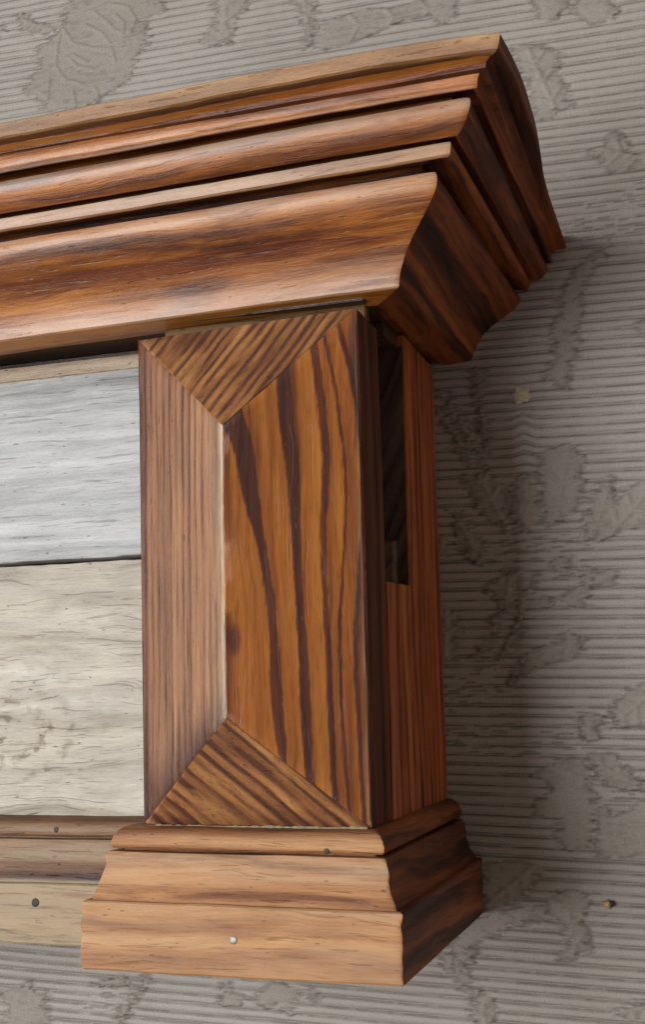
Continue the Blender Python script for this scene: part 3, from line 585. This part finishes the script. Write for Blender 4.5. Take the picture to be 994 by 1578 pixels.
# -- plinth under the pilaster: breaks forward, mitred at both corners
PP = [(-0.3, 0.03, 0), (0.08, 0.02, 0), (0.30, -0.03, 0), (0.50, -0.16, .15), (0.64, -0.36, .5), (0.70, -0.58, .3), (0.67, -0.78, 0), (0.60, -0.86, 0), (0.25, -0.84, 0), (0.25, -0.97, 0), (0.76, -0.98, .8), (0.83, -1.10, .9), (0.86, -1.45, 1), (0.93, -1.85, .9), (1.02, -2.12, .35), (1.12, -2.42, 0), (1.22, -2.64, 0), (1.24, -2.82, 0), (1.46, -2.81, .6), (1.55, -2.87, 1), (1.55, -3.3, .45), (1.55, -4.2, .6), (1.54, -5.38, .5), (1.49, -5.45, 0), (-0.5, -5.43, 0)]  # third value: pale fascia tone, and painted light on the upper cavetto
def plinth():
    prof = refine(PP, 0.10); full = [(-0.6, -0.02, 0)] + prof + [(-0.6, -5.4, 0)]
    wear_sheen = [p[2] for p in full]; W0 = 0.006
    pst = [0.8 * max(0.0, 1 - abs(z + 2.55) / 0.4) + (0.55 if z > -0.3 else (0.45 if -0.98 < z < -0.7 else 0.0)) for q, z, _ in full]  # paints darker shading on the lower cavetto, ovolo and groove
    def wob(x, i, s): return W0 * float(vnoise(x * 0.9 + i * 0.11, s)) * 3
    rings = []; N = 60
    for k in range(N + 1):
        s = 0.5 - 0.5 * math.cos(math.pi * k / N)
        e_ = math.exp(-min(s, 1 - s) * 13 / 0.09)
        fq = [(q - (0.05 + 0.05 * float(vnoise(z * 2.7 + s * 5, 31))) * e_, z, w_) for q, z, w_ in full]
        rings.append([(-0.36 - q + (10.0 + q + 0.36 + q) * s, -(D1 + q) + wob(s * 13, i, 3), z + 0.06 * (1 - s) * (1 if z > -3 else 0.2) + wob(s * 9, i, 5)) for i, (q, z, _) in enumerate(fq)])
    f = loft('plinth_moulding', rings, M_plinth, shelf, [w * 0.95 for w in wear_sheen], caps=(False, False), stain_shade=pst)
    rr = []
    for k in range(19):
        s = k / 18
        rr.append([(p[0] + (0.10 if z < -2.8 else 0.0) * s, p[1] * (1 - s) - 0.02 * s, p[2] + wob(s * 9, i, 8) * math.sin(s * math.pi)) for i, ((q, z, _), p) in enumerate(zip(full, rings[-1]))])
    loft('plinth_return', rr, M_pret, f, [0.0 for w in wear_sheen], caps=(False, True))
    rl = []
    for k in range(7):
        s = k / 6
        rl.append([(p[0], p[1] + (-9.9 - p[1]) * s, p[2]) for p in rings[0]])
    loft('plinth_return', rl, M_plinth, f, [w * 0.5 for w in wear_sheen], caps=(False, True))
    # the lower run of the same moulding along the planks
    sh = D1 - 10.0; rb = []
    for k in range(61):
        s = k / 60; x0 = XL
        rb.append([(x0 + (-0.44 - q - 0.05 - x0) * (1 - (1 - s) ** 1.5), -(D1 + q) + sh + wob(s * 40, i, 13), z - 0.02 + wob(s * 30, i, 15)) for i, (q, z, _) in enumerate(full)])
    loft('base_moulding', rb, M_base, shelf, [1.6 if z < -2.79 else (0.55 if -1.9 < z < -0.96 else (0.25 if -0.6 < z < -0.2 else 0.0)) for q, z, _ in full], caps=(True, True), stain_shade=pst)  # pale fascia colour, painted sheen on upper cavetto, painted shading from pst
plinth()
box('plinth_core', (0.1, -13.6, -5.3), (9.9, -0.1, -0.05), M_core, shelf)
box('base_core', (XL + .2, -9.3, -5.25), (0.05, -0.1, -0.06), M_core, shelf)

# -- the boards of the back panel
def plank(zlo, zhi, mat, seed):
    xs = np.linspace(XL + .1, -0.0, 70); pr = [(-8.6, zlo), (-9.9, zlo), (-9.97, zlo + .03), (-10.0, zlo + .12)] + [(-10.0, zlo + (zhi - zlo) * i / 8) for i in range(1, 8)] + [(-10.0, zhi - .12), (-9.97, zhi - .03), (-9.9, zhi), (-8.6, zhi)]
    rings = [[(x, y + 0.03 * float(vnoise(x * 0.3 + z * 0.5, seed)), z + (0.04 * float(vnoise(x * 0.5, seed + 1)) + 0.02 * float(vnoise(x * 2.3, seed + 2)))) for y, z in pr] for x in xs]
    return loft('plank', rings, mat, shelf)
plank(-0.3, 11.68, M_plank2, 1)
plank(11.86, 20.9, M_plank, 5)
box('lath', (XL + .1, -10.03, 20.86), (-0.02, -9.0, 21.6), M_lath, shelf, 0.06)

# -- one nail head, and dark discs painted as the shade of nail holes
def lump(name, loc, r, flat, mat, parent=None, seed=0, rough=0.25, axis=(0, -1, 0), sub=2):
    bm = bmesh.new(); bmesh.ops.create_icosphere(bm, subdivisions=sub, radius=1.0)
    rr = random.Random(seed)
    off = [rr.uniform(0, 9) for _ in range(3)]
    for v in bm.verts:
        a = math.atan2(v.co.z, v.co.x); n = 1 + rough * (0.5 * math.sin(2 * a + off[0]) * v.co.x + 0.45 * math.sin(5 * a + off[1]) * (1 - v.co.y ** 2) + 0.35 * math.sin(v.co.x * 9 + off[2]) * math.sin(v.co.z * 8))
        v.co = Vector((v.co.x * r * n, v.co.y * flat * (0.7 + 0.3 * n), v.co.z * r * n)) * S
    me = bpy.data.meshes.new(name); bm.to_mesh(me); bm.free()
    o = link(name, me, mat, parent, 50); o.location = Vector(loc) * S
    return o
def nail(loc, r, mat, seed):  # also makes the dark discs that stand for nail holes
    bm = bmesh.new(); n = 18; prof = [(0.35, 0.25), (0.5, 0.02), (1.0, -0.02), (1.0, -0.09), (0.86, -0.14), (0.5, -0.16), (0.0, -0.15)]
    rings = []
    for (pr, py) in prof[:-1]:
        rings.append([bm.verts.new((math.cos(a) * pr * r * (1 + .05 * math.sin(3 * a + seed)) * S, py * r * 2 * S, math.sin(a) * pr * r * S)) for a in [2 * math.pi * i / n for i in range(n)]])
    c = bm.verts.new((0, prof[-1][1] * r * 2 * S, 0))
    for A, B in zip(rings[:-1], rings[1:]):
        for i in range(n): bm.faces.new((A[i], A[(i + 1) % n], B[(i + 1) % n], B[i]))
    for i in range(n): bm.faces.new((rings[-1][i], rings[-1][(i + 1) % n], c))
    bmesh.ops.recalc_face_normals(bm, faces=bm.faces)
    me = bpy.data.meshes.new('nail'); bm.to_mesh(me); bm.free()
    o = link('nail', me, mat, shelf, 40); o.location = Vector(loc) * S
    return o
tag(nail((4.76, -15.70, -4.06), 0.15, M_steel, 1), 'bright steel nail head')
tag(nail((-6.46, -11.53, -3.66), 0.19, M_iron_hole, 2), 'dark disc drawn for the shade in a nail hole')
nail((-5.95, -10.66, -0.58), 0.13, M_iron_hole, 3)  # dark disc in place of a nail hole
nail((8.35, -14.83, -0.75), 0.12, M_iron_hole, 4)  # another painted nail hole, a dark disc

# ------------------------------------------------------------------ small things on the wall
tag(lump('wall_plug', (14.56, -0.06, 20.23), 0.46, 0.12, M_filler, None, 3, 0.30, sub=4), 'pale plaster plug filling a hole in the wallpaper', 'wall plug')
pin = tag(lump('wall_pin', (17.56, -0.16, -4.85), 0.20, 0.22, M_brass, None, 5, 0.35), 'tiny tarnished brass pin stuck in the wallpaper', 'pin')
lump('pin_head', (0.20, -0.05, 0.06), 0.14, 0.14, M_iron_hole, pin, 8, 0.3)

# -- crumbs of old glue along the foot and head of the pilaster block
def glue(z0, x0, x1, y, seed):
    rings = []
    for x in np.arange(x0, x1, 0.07):
        r = 0.035 + 0.045 * max(0.0, float(vnoise(x * 2.1, seed))) + 0.05 * max(0.0, float(vnoise(x * 6.3, seed + 1)))
        rings.append([(x, y - r * math.cos(a) * 0.8, z0 + r * math.sin(a)) for a in (0, 1.05, 2.1, 3.14, 4.2, 5.25)])
    loft('glue_line', rings, M_glue, pil, smooth=60)
glue(0.05, 0.25, 9.9, -14.22, 3)
